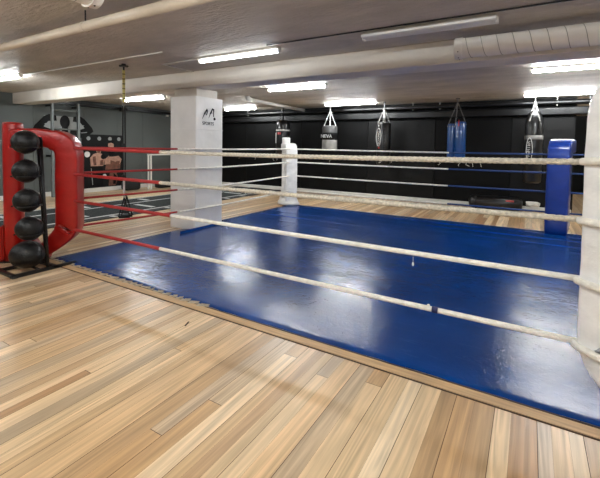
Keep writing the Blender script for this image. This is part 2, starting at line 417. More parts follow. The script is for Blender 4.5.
# logo: brush strokes like a leaning double M with a dot, lettering below (on the +X face)
lx = .2885
def stroke(pts, wds, name='logo_stroke'):
    bm = B(); vs = []
    for i, (y, z) in enumerate(pts):
        a = pts[max(0, i-1)]; c = pts[min(len(pts)-1, i+1)]
        d = Vector((c[0]-a[0], c[1]-a[1])).normalized(); n = Vector((-d.y, d.x))*wds[i]/2
        vs.append((bm.verts.new((0, y+n.x, z+n.y)), bm.verts.new((0, y-n.x, z-n.y))))
    for (a, b_), (c, d) in zip(vs, vs[1:]): bm.faces.new((a, b_, d, c))
    g = bmesh.ops.extrude_face_region(bm, geom=list(bm.faces))
    for v in [e for e in g['geom'] if isinstance(e, bmesh.types.BMVert)]: v.co.x += .0015
    return add(name, bm, M['black_print'], pp, False, (lx, 0, 0))
stroke([(-.17, 1.77), (-.12, 1.86), (-.06, 1.93), (-.055, 1.90), (-.075, 1.83)], [.004, .02, .03, .02, .006])
stroke([(-.075, 1.84), (-.09, 1.855), (-.12, 1.85)], [.008, .012, .006])
stroke([(-.03, 1.79), (.01, 1.87), (.06, 1.945), (.085, 1.94), (.082, 1.86), (.085, 1.82)], [.004, .02, .03, .026, .018, .02])
stroke([(.06, 1.875), (.04, 1.885), (.015, 1.86)], [.008, .012, .006])
bm = B(); tube(bm, [(lx, .105, 1.785), (lx+.0015, .105, 1.785)], .024, 14); add('logo_dot', bm, M['black_print'], pp)
text_mesh('logo_lettering', 'SPORTS', .075, M['black_print'], pp, Matrix.Translation((lx+.001, -.04, 1.70)) @ Matrix.Rotation(PI/2, 4, 'Z') @ Matrix.Rotation(PI/2, 4, 'X'))

# ------------------------------------------------------------ ring mat
def mat_mat():
    m = bpy.data.materials.new('blue_ring_vinyl'); m.use_nodes = True
    nt = m.node_tree; b = nt.nodes['Principled BSDF']; L = nt.links.new
    tc = nt.nodes.new('ShaderNodeTexCoord')
    n1 = nt.nodes.new('ShaderNodeTexNoise'); n1.inputs['Scale'].default_value = 1.4; n1.inputs['Detail'].default_value = 7
    L(tc.outputs['Object'], n1.inputs['Vector'])
    cr = nt.nodes.new('ShaderNodeValToRGB')
    cr.color_ramp.elements[0].position = .3; cr.color_ramp.elements[0].color = srgb(1, 44, 104)
    cr.color_ramp.elements[1].position = .72; cr.color_ramp.elements[1].color = srgb(3, 62, 134)
    L(n1.outputs[0], cr.inputs[0])
    # pale scuffs
    mp = nt.nodes.new('ShaderNodeMapping'); mp.inputs['Rotation'].default_value = (0, 0, .9); mp.inputs['Scale'].default_value = (1, 5, 1)
    L(tc.outputs['Object'], mp.inputs[0])
    n2 = nt.nodes.new('ShaderNodeTexNoise'); n2.inputs['Scale'].default_value = 3.2; n2.inputs['Detail'].default_value = 9; n2.inputs['Roughness'].default_value = .72
    n2.inputs['Distortion'].default_value = .8; L(mp.outputs[0], n2.inputs['Vector'])
    r2 = nt.nodes.new('ShaderNodeMapRange'); r2.inputs[1].default_value = .57; r2.inputs[2].default_value = .76; r2.inputs[4].default_value = .35
    L(n2.outputs[0], r2.inputs[0])
    mx = nt.nodes.new('ShaderNodeMix'); mx.data_type = 'RGBA'
    L(r2.outputs[0], mx.inputs[0]); L(cr.outputs[0], mx.inputs[6]); mx.inputs[7].default_value = srgb(70, 112, 170)
    L(mx.outputs[2], b.inputs['Base Color'])
    b.inputs['Roughness'].default_value = .2; b.inputs['Specular IOR Level'].default_value = .38
    n3 = nt.nodes.new('ShaderNodeTexNoise'); n3.inputs['Scale'].default_value = 20; n3.inputs['Detail'].default_value = 5; n3.inputs['Distortion'].default_value = 1.5
    L(tc.outputs['Object'], n3.inputs['Vector'])
    mp4 = nt.nodes.new('ShaderNodeMapping'); mp4.inputs['Scale'].default_value = (1.2, 2.5, 1); L(tc.outputs['Object'], mp4.inputs[0])
    n4 = nt.nodes.new('ShaderNodeTexNoise'); n4.inputs['Scale'].default_value = 1.1; n4.inputs['Detail'].default_value = 2; L(mp4.outputs[0], n4.inputs['Vector'])
    ad = nt.nodes.new('ShaderNodeMath'); ad.operation = 'MULTIPLY_ADD'; ad.inputs[1].default_value = 2.5; L(n4.outputs[0], ad.inputs[0]); L(n3.outputs[0], ad.inputs[2])
    bp = nt.nodes.new('ShaderNodeBump'); bp.inputs['Strength'].default_value = .34; bp.inputs['Distance'].default_value = .006
    L(ad.outputs[0], bp.inputs['Height']); L(bp.outputs[0], b.inputs['Normal'])
    return m
M['mat'] = mat_mat()
M['mat_old'] = mat('worn_mat_underlay', srgb(168, 156, 136), .8, noise=.3, nscale=20)
rm = thing('ring_mat', 'blue vinyl boxing ring mat covering the floor between the corner posts', 'mat', (2.5, 2.5, 0))
MX = 3.4
bm = B(); n = 50; ny = 170; g = []
rr = random.Random(9)
for j in range(ny+1):
    row = []
    for i in range(n+1):
        x_ = -2.61+(2.61+MX)*i/n; y_ = -2.615+5.235*j/ny
        z = .016+.003*math.sin(x_*3+y_*2)*math.sin(y_*5)
        if j == 0: y_ += rr.uniform(-.0, .02)*(2.0 if i < 14 else .5); z = .006
        if i in (0, n) or j == ny: z = .004
        # gentle folds along x near the far side
        for yf, a_ in ((.75, .005), (1.25, .012), (1.62, .011), (1.98, .013), (2.3, .012)): z += a_*math.exp(-((y_-yf-.03*math.sin(x_*1.3+yf*5))/.05)**2)*(.6+.4*math.sin(x_*.9+yf*3)) if 0 < j < ny and 0 < i < n else 0
        row.append(bm.verts.new((x_, y_, z)))
    g.append(row)
for j in range(ny):
    for i in range(n): bm.faces.new((g[j][i], g[j][i+1], g[j+1][i+1], g[j+1][i]))
add('mat_cover', bm, M['mat'], rm, True)
for x_ in (-1.35, .05, 1.93, 2.02):
    bm = B(); pts = []
    nn = 30
    for a, b_ in zip(range(nn), range(1, nn+1)):
        ya, yb = -2.59+5.18*a/nn, -2.59+5.18*b_/nn
        z = .0215
        quad(bm, [(x_-.004, ya, z), (x_+.004, ya, z), (x_+.004, yb, z), (x_-.004, yb, z)])
    add('mat_seam', bm, M['mat'], rm)
# upturned flaps where the mat meets the pillar
bm = B()
p = [(-2.335, -.92), (-2.335, -.32)]
quad(bm, [(-2.328, -.935, .012), (-2.328, 0.02, .012), (-2.328, 0.02, .05), (-2.328, -.935, .055)])
bmesh.ops.translate(bm, verts=bm.verts, vec=(0, 0, 0))
add('mat_flap', bm, M['mat'], rm)
# ragged torn underlay showing along the left part of the front edge
bm = B(); rr = random.Random(3); x_ = -2.60
while x_ < -.2:
    dx = rr.uniform(.04, .13); d = rr.uniform(.015, .05)
    f = quad(bm, [(x_, -2.60, .008), (x_+dx*.15, -2.61-d, .008), (x_+dx, -2.615, .008), (x_+dx, -2.59, .02)])
    x_ += dx
add('torn_edge', bm, M['mat_old'], rm)

# ------------------------------------------------------------ corner posts (padded loop: outer column, arch, kicked-out foot)
def corner_post(name_label, loc, ang, m_, kick=.4, width=.30, thick=.23, ztop=1.43, zout=1.60, rout=.53, laces=False, cloth=False, blunt=False, xin=-.05):
    """local +X points radially outward"""
    t = thing('ring_corner_post', name_label, 'corner post', loc, ang)
    # inner arch path in the radial plane (x = outward, z)
    if blunt:
        path = [(rout-.02, 0, ztop), (.28, 0, ztop+.01), (.12, 0, ztop), (-.02, 0, ztop-.06), (-.05, 0, ztop-.2), (-.05, 0, .9), (-.05, 0, .4), (-.05, 0, .12), (.0, 0, .03)]
    else:
        path = [(rout-.02, 0, ztop), (.28, 0, ztop+.01), (xin+.17, 0, ztop-.01), (xin+.05, 0, ztop-.055), (xin, 0, ztop-.17), (xin, 0, .95), (xin, 0, .44), (xin+.015, 0, .36), (xin+.06, 0, .29), (xin+.05+kick*.45, 0, .16), (kick, 0, .04)]
    pts = smoothpath(path, 8)
    bm = B(); rings = []; P = [Vector(q) for q in pts]; N = len(P)
    # cumulative length
    rr = random.Random(hash(name_label) % 100 if False else len(name_label))
    for i in range(N):
        T = (P[min(i+1, N-1)]-P[max(i-1, 0)]).normalized()
        nrm = Vector((-T.z, 0, T.x)); bi = Vector((0, 1, 0))
        s = 1.0
        if i > N-7: s = max(.55, 1-(i-(N-7))*.06) if blunt else 1-(i-(N-7))*.02
        th = thick*(.86 if P[i].z > ztop-.12 and P[i].x > .1 else 1)*s
        if not blunt and P[i].z < .34: th *= max(.6, 1-(.34-P[i].z)*1.6)
        wd_ = width*s
        j = 1+rr.uniform(-.012, .012)
        rings.append([bm.verts.new(P[i]+nrm*p_[0]*j+bi*p_[1]*j) for p_ in rrect(th, wd_, .028, 3)])
    K = len(rings[0])
    for a, b_ in zip(rings, rings[1:]):
        for k in range(K): bm.faces.new((a[k], a[(k+1) % K], b_[(k+1) % K], b_[k]))
    bm.faces.new(rings[0][::-1]); bm.faces.new(rings[-1])
    bmesh.ops.recalc_face_normals(bm, faces=bm.faces)
    add('arch_pad', bm, m_, t, True)
    # outer column pad with a slightly domed top
    bm = B(); rings = []
    for z, s in ((.02, 1), (.4, 1), (.8, .99), (1.2, 1.0), (zout-.03, 1), (zout-.006, .95), (zout, .7)):
        rings.append([bm.verts.new((rout+p_[0]*s, p_[1]*s, z)) for p_ in rrect(.18, .19, .07, 4)])
    K = len(rings[0])
    for a, b_ in zip(rings, rings[1:]):
        for k in range(K): bm.faces.new((a[k], a[(k+1) % K], b_[(k+1) % K], b_[k]))
    bm.faces.new(rings[0][::-1]); bm.faces.new(rings[-1])
    add('outer_column', bm, m_, t, True)
    # flared gussets at the foot
    for s, reach in ((-1, .27), (1, .28)):
        bm = B(); x0 = rout+s*.085
        prof = [(x0, .42), (x0+s*.02, .42), (x0+s*reach*.6, .18), (x0+s*reach, .08), (x0+s*reach, .012), (x0, .012)]
        f = [bm.verts.new((q[0], -.075, q[1])) for q in prof]; b2 = [bm.verts.new((q[0], .075, q[1])) for q in prof]
        bm.faces.new(f); bm.faces.new(b2[::-1])
        for k in range(len(prof)): bm.faces.new((f[k], f[(k+1) % len(f)], b2[(k+1) % len(f)], b2[k]))
        bmesh.ops.recalc_face_normals(bm, faces=bm.faces)
        bmesh.ops.bevel(bm, geom=list(bm.edges), offset=.015, segments=2, affect='EDGES')
        add('foot_pad', bm, m_, t)
    add('base_plate', box(B(), kick-.16 if not blunt else -.08, -.09, 0, rout+.2, .09, .012, .003, 1), M['black_metal'], t)
    if laces:
        r2 = random.Random(5)
        for k in range(13):
            z = .52+k*.062
            bm = B(); y0 = -.13+r2.uniform(-.008, .008)
            y0 = -.153
            ellip(bm, (.045+r2.uniform(-.006, .006), y0, z), (.006, .005, .012), 8)
            add('lace_tie', bm, M['white_cloth'], t, True)
        for k in range(5):
            bm = B(); ellip(bm, (.13+k*.075, -.145, ztop-.085), (.018, .008, .009), 8); add('lace_tie', bm, M['foam'], t, True)
    return t
H4 = [1.30, 1.0, .692, .36]
pA = corner_post('red padded corner post arch behind the rack of black balls', (0, 0, 0), PI*1.25, M['red'], laces=True, ztop=1.40, zout=1.575, rout=.52, kick=.34)
pB = corner_post('white padded corner post at the far corner with a cloth at its foot', (-.05, 5, 0), PI*.75, M['white'], rout=.5, zout=1.57, ztop=1.34, blunt=True, width=.26, thick=.2)
pC = corner_post('blue padded corner post at the right far corner of the ring', (5.06, 5.0, 0), PI*.44, M['blue'], width=.31, thick=.25, blunt=True, zout=1.42, rout=.5)
pD = corner_post('large white padded corner post in the right foreground', (5, 0, 0), -PI*.25, M['white'], ztop=1.68, zout=1.8, kick=.42, rout=.60, width=.24, thick=.19, xin=.03)
# white cloth at the foot of the far white post
bm = B(); rings = []
rr = random.Random(2); K = 24
for z, s in ((.004, .25), (.03, .27), (.07, .245), (.12, .21), (.16, .19)):
    rings.append([bm.verts.new(((s+rr.uniform(-.018, .018))*math.cos(2*PI*k/K), (s*.8+rr.uniform(-.018, .018))*math.sin(2*PI*k/K), z+rr.uniform(0, .01))) for k in range(K)])
for a, b_ in zip(rings, rings[1:]):
    for k in range(K): bm.faces.new((a[k], a[(k+1) % K], b_[(k+1) % K], b_[k]))
bm.faces.new(rings[0][::-1])
o = tag(add('cloth', bm, M['white_cloth'], None, True, (-.09, 5.0, .02)), 'crumpled white cloth wrapped round the foot of the far white corner post', 'cloth')

# ------------------------------------------------------------ ropes
def rope_geo(bm, pts, r, twist):
    if not twist: return tube(bm, pts, r, 12)
    fr = frames(pts); seg = 18; rings = []; s = 0; prev = fr[0][0]
    for (p, t, n_, b_) in fr:
        s += (p-prev).length; prev = p
        ring = []
        for k in range(seg):
            a = 2*PI*k/seg; ph = a-s*2*PI/.10
            rr_ = r*(.86+.20*abs(math.cos(1.5*ph)))
            ring.append(bm.verts.new(p+(n_*math.cos(a)+b_*math.sin(a))*rr_))
        rings.append(ring)
    for a, b_ in zip(rings, rings[1:]):
        for k in range(seg): bm.faces.new((a[k], a[(k+1) % seg], b_[(k+1) % seg], b_[k]))
    bm.faces.new(rings[0][::-1]); bm.faces.new(rings[-1]); return bm
def rope(side, k, label, sag=.012, r=.0165, mids=None):
    h = H4[k]
    A, Bp, Cp, D = Vector((0, 0, h)), Vector((0, 5, h)), Vector((5.95, 5, h)), Vector((5, 0, h))
    if side == 'right': D = Vector((5.95, 0, h))
    ends = {'front': (A, D), 'left': (A, Bp), 'back': (Bp, Cp), 'right': (D, Cp)}[side]
    t = thing('ring_rope', label, 'rope', tuple(ends[0]), 0, 'boxing ring ropes')
    v = ends[1]-ends[0]
    def at_(f):
        p = v*f
        p.z -= sag*4*f*(1-f)
        if side == 'left':      # pushed inward by the pillar padding
            q = 5*f
            off = .19
            p.x += off*q/1.9 if q < 1.9 else (off if q < 2.5 else off*(5-q)/2.5)
        return p
    def run(f0, f1, step=.02):
        n = max(2, int((f1-f0)*v.length/step)); return [at_(f0+(f1-f0)*i/n) for i in range(n+1)]
    c = .33
    M1 = {'front': ('rope_red', 'rope_white'), 'left': ('rope_red', 'rope_white'), 'back': ('rope_white', 'rope_blue'), 'right': ('rope_white', 'rope_blue')}[side]
    f_mid = {'front': .335, 'left': .305, 'back': 3.37/5.95, 'right': .62}[side]
    tw = side == 'front' and k < 2
    segs = [(-.008, f_mid, M1[0], False), (f_mid, 1.008, M1[1], False)]
    if side == 'front':
        segs = [(-.016, f_mid-.005 if k != 2 else .36, 'rope_red', False), (f_mid-.005 if k != 2 else .36, 1.0, 'rope_tan' if k < 2 else 'rope_white', tw)]
    for (f0, f1, mm_, twi) in segs:
        bm = B(); rope_geo(bm, run(f0, f1, .012 if twi else .04), r, twi)
        nm = {'rope_red': 'red_cover', 'rope_white': 'white_cover', 'rope_blue': 'blue_cover', 'rope_tan': 'twisted_rope'}[mm_]
        add(nm, bm, M[mm_], t, True)
    if side == 'front':
        rr = random.Random(k+11)
        cnt = (26, 7, 3, 1)[k]
        for q in range(cnt):
            f = rr.uniform(.36, .88); p = at_(f)
            ln = rr.uniform(.008, .022)
            bm = tube(B(), smoothpath([p+Vector((0, 0, -r*.8)), p+Vector((rr.uniform(-.01, .01), -.004, -r-ln*.5)), p+Vector((rr.uniform(-.02, .02), 0, -r-ln))], 3), .0010, 5)
            add('frayed_strand', bm, M['rope_white'], t)
    return t, at_
names = ['top', 'second', 'third', 'lowest']
for k in range(4):
    t, at_ = rope('front', k, '%s front rope, from the red post to the near white post' % names[k], sag=(.022, .010, .0, .0)[k])
    if k == 3:
        p0, p1 = at_(.831), at_(.838)
        add('tape_band', tube(B(), [p0, p1], .0195, 14), M['navy'], t, True)
        bm = B(); p0 = at_(.8265); ellip(bm, (p0.x, 0, p0.z+.02), (.01, .01, .008), 8); add('knot', bm, M['rope_white'], t, True)
    if k == 2:
        p0 = at_(.806)
        add('frayed_strand', tube(B(), [p0, p0+Vector((0, 0, -.06))], .0012, 5), M['rope_white'], t)
        bm = B(); ellip(bm, p0+Vector((0, 0, -.07)), (.007, .005, .014), 8); add('knot', bm, M['rope_white'], t, True)
    # lumps where the front ropes wrap the near post
    rope('left', k, '%s rope on the left side, from the red post past the pillar' % names[k], r=.014)
    rope('back', k, '%s rope on the far side, from the white to the blue post' % names[k], r=.0145)
    rope('right', k, '%s rope on the right side, between blue and near white posts' % names[k], r=.015)
for k in range(4):
    h = H4[k]
    t = thing('rope_wrap', '%s white rope binding round the near white corner post' % names[k], 'rope binding', (5, 0, h), -PI*.25, 'rope bindings on the near post')
    pts = [(-.068, -.115, .0), (-.082, 0, 0.002), (-.068, .115, 0), (-.02, .135, -.004), (.05, .138, -.006), (.11, .136, -.002)]
    add('binding', tube(B(), smoothpath(pts, 6), .019, 12), M['rope_white'], t, True)
    pts = [(-.062, -.12, .0), (-.02, -.137, 0.004), (.05, -.140, .006), (.11, -.136, .004)]
    add('binding_end', tube(B(), smoothpath(pts, 6), .019, 12), M['rope_white'], t, True)

# ------------------------------------------------------------ medicine balls on their rack
rk = thing('ball_rack', 'black metal tree rack holding five black medicine balls by the red post', 'rack', (.12, -.4, 0))
def rod(name, a, b_, r=.016): return add(name, tube(B(), [a, b_], r, 8), M['black_metal'], rk, True)
bm = B()
box(bm, .15, -.27, 0, .19, .34, .035, .005); box(bm, -.19, -.27, 0, -.15, .20, .035, .005); box(bm, -.19, -.27, 0, .19, -.23, .035, .005); box(bm, -.19, .12, 0, .19, .16, .035, .005)
add('base_frame', bm, M['black_metal'], rk)
for c in ((.17, -.25), (-.17, -.25), (.17, .33)): add('rubber_foot', box(B(), c[0]-.028, c[1]-.028, 0, c[0]+.028, c[1]+.028, .03, .006), M['foam'], rk)
UR = [(.175, .06, .03), (.02, .08, 1.40)]; UL = [(-.02, .14, .03), (-.10, .10, 1.40)]
rod('upright', *UR); rod('upright', *UL); rod('top_bar', UR[1], UL[1], .014)
balls = [(.10, 1.355, .128), (.105, 1.052, .126), (.12, .742, .128), (.165, .45, .130), (.105, .165, .162)]
pos = ['topmost', 'second from the top', 'middle', 'fourth from the top', 'largest and lowest']
for i, (bx, bz, br) in enumerate(balls):
    lx_, ly = bx-.12, -.05
    # cradle ring under and behind the ball
    if i < 4:
        rr_ = br*.8; pts = [(lx_+rr_*math.cos(a)*1.28, ly+rr_*1.28*math.sin(a), bz-.055) for a in [PI*(-.35)+PI*1.7*k/20 for k in range(21)]]
        add('cradle_ring', tube(B(), pts, .008, 6), M['black_metal'], rk, True)
    else:
        rod('lower_brace', (-.17, -.02, .03), (.17, -.02, .03), .012)
    bm = B(); ellip(bm, (0, 0, 0), (br, br, br*(.96 if i < 4 else .88)), 32)
    mb = thing('medicine_ball', 'black rubber medicine ball, %s on the black rack' % pos[i], 'ball', (bx, -.45, bz), 0, 'medicine balls on the rack')
    add('ball_body', bm, M['ball'], mb, True)
    bm = B(); pts = [((br+.0005)*math.cos(a)*math.cos(.5), (br+.0005)*math.cos(a)*math.sin(.5), (br*(.96 if i < 4 else .88)+.0005)*math.sin(a)) for a in [2*PI*k/40 for k in range(41)]]
    add('ball_seam', tube(bm, pts, .0025, 5), M['foam'], mb)

# ------------------------------------------------------------ suspension trainer
st = thing('suspension_trainer', 'black and yellow suspension strap hanging from the ceiling behind the red ropes', 'training strap', (-.42, 1.05, 0), .9)
bm = B(); lathe(bm, [(.045, 2.46), (.05, 2.475), (.03, 2.49), (.03, 2.5)], 16); tube(bm, [(0, 0, 2.41), (0, 0, 2.46)], .012, 8)
for s in (-1, 1): ellip(bm, (s*.045, 0, 2.47), (.02, .02, .016), 8)
add('ceiling_mount', bm, M['black_metal'], st)
add('anchor_strap', box(B(), -.018, -.004, 1.95, .018, .004, 2.42), M['yellow'], st)
bm = B()
for k in range(6): box(bm, -.019, -.0045, 2.0+k*.07, .019, .0045, 2.012+k*.07)
add('stitching', bm, M['foam'], st)
bm = B(); tube(bm, [(.016*math.cos(a), 0, 1.925+.03*math.sin(a)) for a in [2*PI*k/16 for k in range(17)]], .004, 6); add('carabiner', bm, M['chrome'], st, True)
for dx, sx in ((-.012, -.06), (.014, .07)):
    add('strap', tube(B(), [(dx, .0, 1.90), (dx*1.3, .0, 1.3), (dx, 0, .86)], .011, 6), M['foam'], st)
add('buckle', box(B(), -.03, -.012, 1.30, .03, .012, 1.36, .004), M['black_metal'], st)
add('buckle', box(B(), -.03, -.012, .84, .03, .012, .9, .004), M['black_metal'], st)
add('lower_strap', box(B(), -.016, -.004, .55, .012, .004, .85), M['white_cloth'], st)
for y_, dx in ((0.0, 0), (.09, .03)):
    bm = B(); tube(bm, [(dx, y_, .57), (dx-.075, y_, .29)], .010, 6); tube(bm, [(dx, y_, .57), (dx+.075, y_, .29)], .010, 6)
    add('handle_loop', bm, M['foam'], st)
    add('handle_grip', tube(B(), [(dx-.075, y_, .285), (dx+.075, y_, .285)], .018, 10), M['foam'], st, True)
    tube_b = B(); tube(tube_b, [(dx-.06, y_-.01, .35), (dx+.06, y_-.01, .35)], .008, 6); add('foot_cradle', tube_b, M['foam'], st)
    if y_: add('connector', tube(B(), [(0, 0, .62), (dx, y_, .57)], .008, 6), M['foam'], st)

# ------------------------------------------------------------ left wall: turf, wall bars, mural, poster, table
tf = thing('turf_strip', 'dark grey gym turf with white line markings along the grey wall', 'floor mat', (-2.8, 2.5, 0))
add('turf_pile', box(B(), -.95, -7.6, 0, .98, 4.9, .012, .003, 1), M['turf'], tf)
bm = B(); box(bm, .78, -7.6, .0115, .98, 4.9, .0135); add('edge_band', bm, M['turf_edge'], tf)
bm = B()
y_ = -7.5
while y_ < 4.8:
    box(bm, .80, y_, .0128, .96, y_+.10, .0150); y_ += .62
add('edge_marking', bm, M['turf_line'], tf)
for (x0, x1) in ((.68, .75), (-.30, -.24), (-.93, -.86)):
    add('lane_line', box(B(), x0, -7.55, .0115, x1, 4.85, .0142), M['turf_line'], tf)
for k in range(8):
    y_ = -6.8+k*1.45
    add('ladder_mark', box(B(), -.05, y_, .0115, .55, y_+.11, .0142), M['turf_line'], tf)
    add('ladder_mark', box(B(), -.75, y_+.6, .0115, -.40, y_+.7, .0142), M['turf_line'], tf)

wb = thing('wall_bars', 'steel ladder wall bars in front of the flexing silhouette mural', 'gym bars', (-5.5, 2.92, 0))
for y_ in (-.32, .32): add('upright', box(B(), -.03, y_-.03, 0, .03, y_+.03, 2.38, .006), M['steel'], wb)
for z in [2.17, 1.70, 1.45, 1.2, .95, .7, .45, .2]: add('rung', tube(B(), [(0, -.3, z), (0, .3, z)], .017, 8), M['steel'], wb, True)
for z in (2.25, 1.0):
    for y_ in (-.32, .32): add('wall_bracket', box(B(), -.28, y_-.02, z, 0, y_+.02, z+.05), M['black_metal'], wb)
# mural (flat paint on the wall): head with raised flexing arms
def flat(name, yz, m_, parent, x=0, t=.003):
    bm = B(); f = bm.faces.new([bm.verts.new((x, y, z)) for y, z in yz])
    g = bmesh.ops.extrude_face_region(bm, geom=[f])
    for v in [e for e in g['geom'] if isinstance(e, bmesh.types.BMVert)]: v.co.x += t
    bmesh.ops.recalc_face_normals(bm, faces=bm.faces)
    bmesh.ops.triangulate(bm, faces=[f for f in bm.faces if len(f.verts) > 4])
    return add(name, bm, m_, parent)
def ell(cy, cz, ry, rz, n=20): return [(cy+ry*math.cos(2*PI*k/n), cz+rz*math.sin(2*PI*k/n)) for k in range(n)]
mu = thing('wall_mural', 'black painted silhouette of a person flexing both arms on the grey wall', 'mural', (XL+.013, 3.05, 1.62))
flat('mural_ground', [(-.5, -.02), (.5, -.02), (.5, .42), (-.5, .42)], M['mural_grey'], mu, 0, .002)
head = ell(0, .28, .125, .17); flat('mural_head', head, M['black_print'], mu, .002)
flat('mural_neck', [(-.08, .0), (.08, .0), (.07, .2), (-.07, .2)], M['black_print'], mu, .0025)
for s in (-1, 1):
    arm = [(s*.12, -.05), (s*.14, .1), (s*.35, .08), (s*.52, .14), (s*.40, .28), (s*.20, .3), (s*.22, .43), (s*.38, .46), (s*.5, .40), (s*.72, .16), (s*.76, .06), (s*.66, -.02), (s*.55, -.10), (s*.3, -.14)]
    flat('mural_arm', arm if s > 0 else arm[::-1], M['black_print'], mu, .003)
    flat('muscle_line', [(s*.28, .18), (s*.48, .22), (s*.50, .20), (s*.30, .16)][::s], M['mural_grey'], mu, .0062, .001)
    flat('muscle_line', [(s*.4, .02), (s*.58, .04), (s*.58, .02), (s*.42, 0.0)][::s], M['mural_grey'], mu, .0062, .001)
# poster
po = thing('boxing_poster', 'tall black poster of two boxers with a row of lights on the grey wall', 'poster', (XL+.02, 4.1, 0))
add('poster_panel', box(B(), 0, -.62, .12, .012, .60, 1.60, .002, 1), M['poster'], po)
for y_ in (-.44, -.13, .19, .47): flat('printed_light', ell(y_, 1.49, .055, .055), M['mural_grey'], po, .012, .001)
# left boxer (smaller, guard up), right boxer (larger, folded arms)
flat('printed_torso', [(-.38, .72), (-.02, .72), (.03, .95), (-.06, 1.06), (-.16, 1.10), (-.30, 1.06), (-.40, .95)], M['skin'], po, .012, .001)
flat('printed_head', ell(-.15, 1.17, .075, .10), M['skin'], po, .0132, .001)
flat('printed_hair', [(-.23, 1.20), (-.21, 1.29), (-.12, 1.30), (-.07, 1.22), (-.15, 1.24)][::-1], M['black_print'], po, .0144, .001)
flat('printed_glove', ell(-.48, 1.05, .08, .08), M['label_white'], po, .012, .001)
flat('printed_glove', ell(-.02, .98, .07, .07), M['black_print'], po, .0144, .001)
flat('printed_shorts', [(-.40, .15), (-.02, .15), (-.04, .72), (-.38, .72)], M['black_print'], po, .0132, .001)
flat('printed_badge', ell(.02, .42, .06, .07), M['label_white'], po, .0144, .001)
flat('printed_face', ell(.22, 1.30, .09, .13), M['skin'], po, .0132, .001)
flat('printed_hair', [(.12, 1.36), (.14, 1.45), (.30, 1.45), (.33, 1.34), (.22, 1.38)][::-1], M['black_print'], po, .0144, .001)
flat('printed_torso', [(.02, .75), (.5, .75), (.56, .9), (.46, 1.0), (.28, .98), (.24, 1.08), (.12, .98), (.02, .9)], M['skin'], po, .0122, .001)
flat('printed_arm', [(.04, .60), (.5, .62), (.52, .76), (.06, .76)], M['skin2'], po, .0144, .001)
flat('printed_leg', [(.14, .14), (.36, .14), (.44, .34), (.38, .56), (.18, .56)], M['skin2'], po, .0132, .001)
flat('printed_shadow', [(-.30, .74), (-.22, .74), (-.24, 1.0), (-.33, .98)], M['skin2'], po, .0145, .001)
flat('printed_shadow', [(-.12, .74), (-.03, .74), (-.01, .9), (-.10, .88)], M['skin2'], po, .0145, .001)
flat('printed_face_shadow', [(-.20, 1.09), (-.12, 1.08), (-.11, 1.16), (-.19, 1.2)], M['skin2'], po, .0145, .001)
flat('printed_shirt', [(.16, .98), (.30, .98), (.33, 1.12), (.26, 1.2), (.14, 1.14)], M['black_print'], po, .0150, .001)
flat('printed_beard', [(.15, 1.16), (.29, 1.16), (.30, 1.26), (.22, 1.22), (.15, 1.27)], M['black_print'], po, .0150, .001)
flat('printed_shadow', [(.20, .76), (.48, .76), (.50, .86), (.34, .83), (.2, .88)], M['skin2'], po, .0145, .001)
flat('printed_shadow', [(.28, .18), (.36, .18), (.40, .40), (.30, .50)], M['black_print'], po, .0150, .001)
flat('printed_line', [(-.34, .2), (-.32, .2), (-.36, .66), (-.38, .66)], M['mural_grey'], po, .0145, .001)

tb = thing('side_table', 'white metal frame table against the grey wall beside the pillar', 'table', (-5.2, 5.85, 0))
add('tabletop', box(B(), -.08, -.68, 1.02, .08, .68, 1.06, .006), M['white_metal'], tb)
for sx in (-.06, .06):
    for sy in (-.65, .65): add('leg', box(B(), sx-.018, sy-.018, 0, sx+.018, sy+.018, 1.02), M['white_metal'], tb)
def lump(name, c, r, m_, label, cat, seed):
    bm = B(); ellip(bm, (0, 0, 0), r, 20); q = random.Random(seed)
    for v in bm.verts:
        v.co *= 1+q.uniform(-.05, .05)
        v.co.z = max(v.co.z, -r[2]*.9)
    return tag(add(name, bm, m_, None, True, c), label, cat)
gb = thing('gym_bag', 'small black gym bag on the floor under the white table', 'bag', (-5.25, 5.85, 0))
bm = B(); box(bm, -.14, -.34, 0, .14, .34, .17, .05, 3); add('bag_body', bm, M['foam'], gb, True)
add('bag_handle', tube(B(), smoothpath([(0, -.12, .165), (0, -.08, .22), (0, .08, .22), (0, .12, .165)], 5), .01, 6), M['foam'], gb)
gb = thing('gym_bag', 'black gym bag on the floor below the right end of the poster', 'bag', (-5.42, 4.72, 0))
bm = B(); box(bm, -.15, -.25, 0, .15, .25, .27, .08, 3); add('bag_body', bm, M['foam'], gb, True)
add('bag_handle', tube(B(), smoothpath([(0, -.1, .26), (0, -.06, .33), (0, .06, .33), (0, .1, .26)], 5), .01, 6), M['foam'], gb)

# ------------------------------------------------------------ punching bags
def chains(t, top, zb, r, m_=None, n=4):
    m_ = m_ or M['chrome']
    zk = zb+(top-zb)*.72
    add('hook', tube(B(), [(0, 0, zk), (0, 0, 2.5-.004)], .012, 6), m_, t, True)
    bm = B(); lathe(bm, [(.04, 2.485), (.04, 2.5)], 12); add('ceiling_plate', bm, M['black_metal'], t)
    for k in range(n):
        a = 2*PI*k/n+.5
        bm = B(); A = Vector((0, 0, zk)); E_ = Vector((r*.85*math.cos(a), r*.85*math.sin(a), zb))
        q = 9
        for i in range(q):
            p0, p1 = A.lerp(E_, i/q), A.lerp(E_, (i+.9)/q)
            tube(bm, [p0, p0.lerp(p1, .5)+Vector((.004*(i % 2), .004*((i+1) % 2), 0)), p1], .012, 5)
        add('chain', bm, m_, t)
def bagprof(r, z0, z1, dome=.06):
    return [(r*.6, z0), (r*.92, z0+.012), (r, z0+.04), (r*1.01, (z0+z1)/2), (r, z1-dome), (r*.93, z1-dome*.4), (r*.7, z1-.008), (r*.3, z1)]
G = 'hanging punching bags'
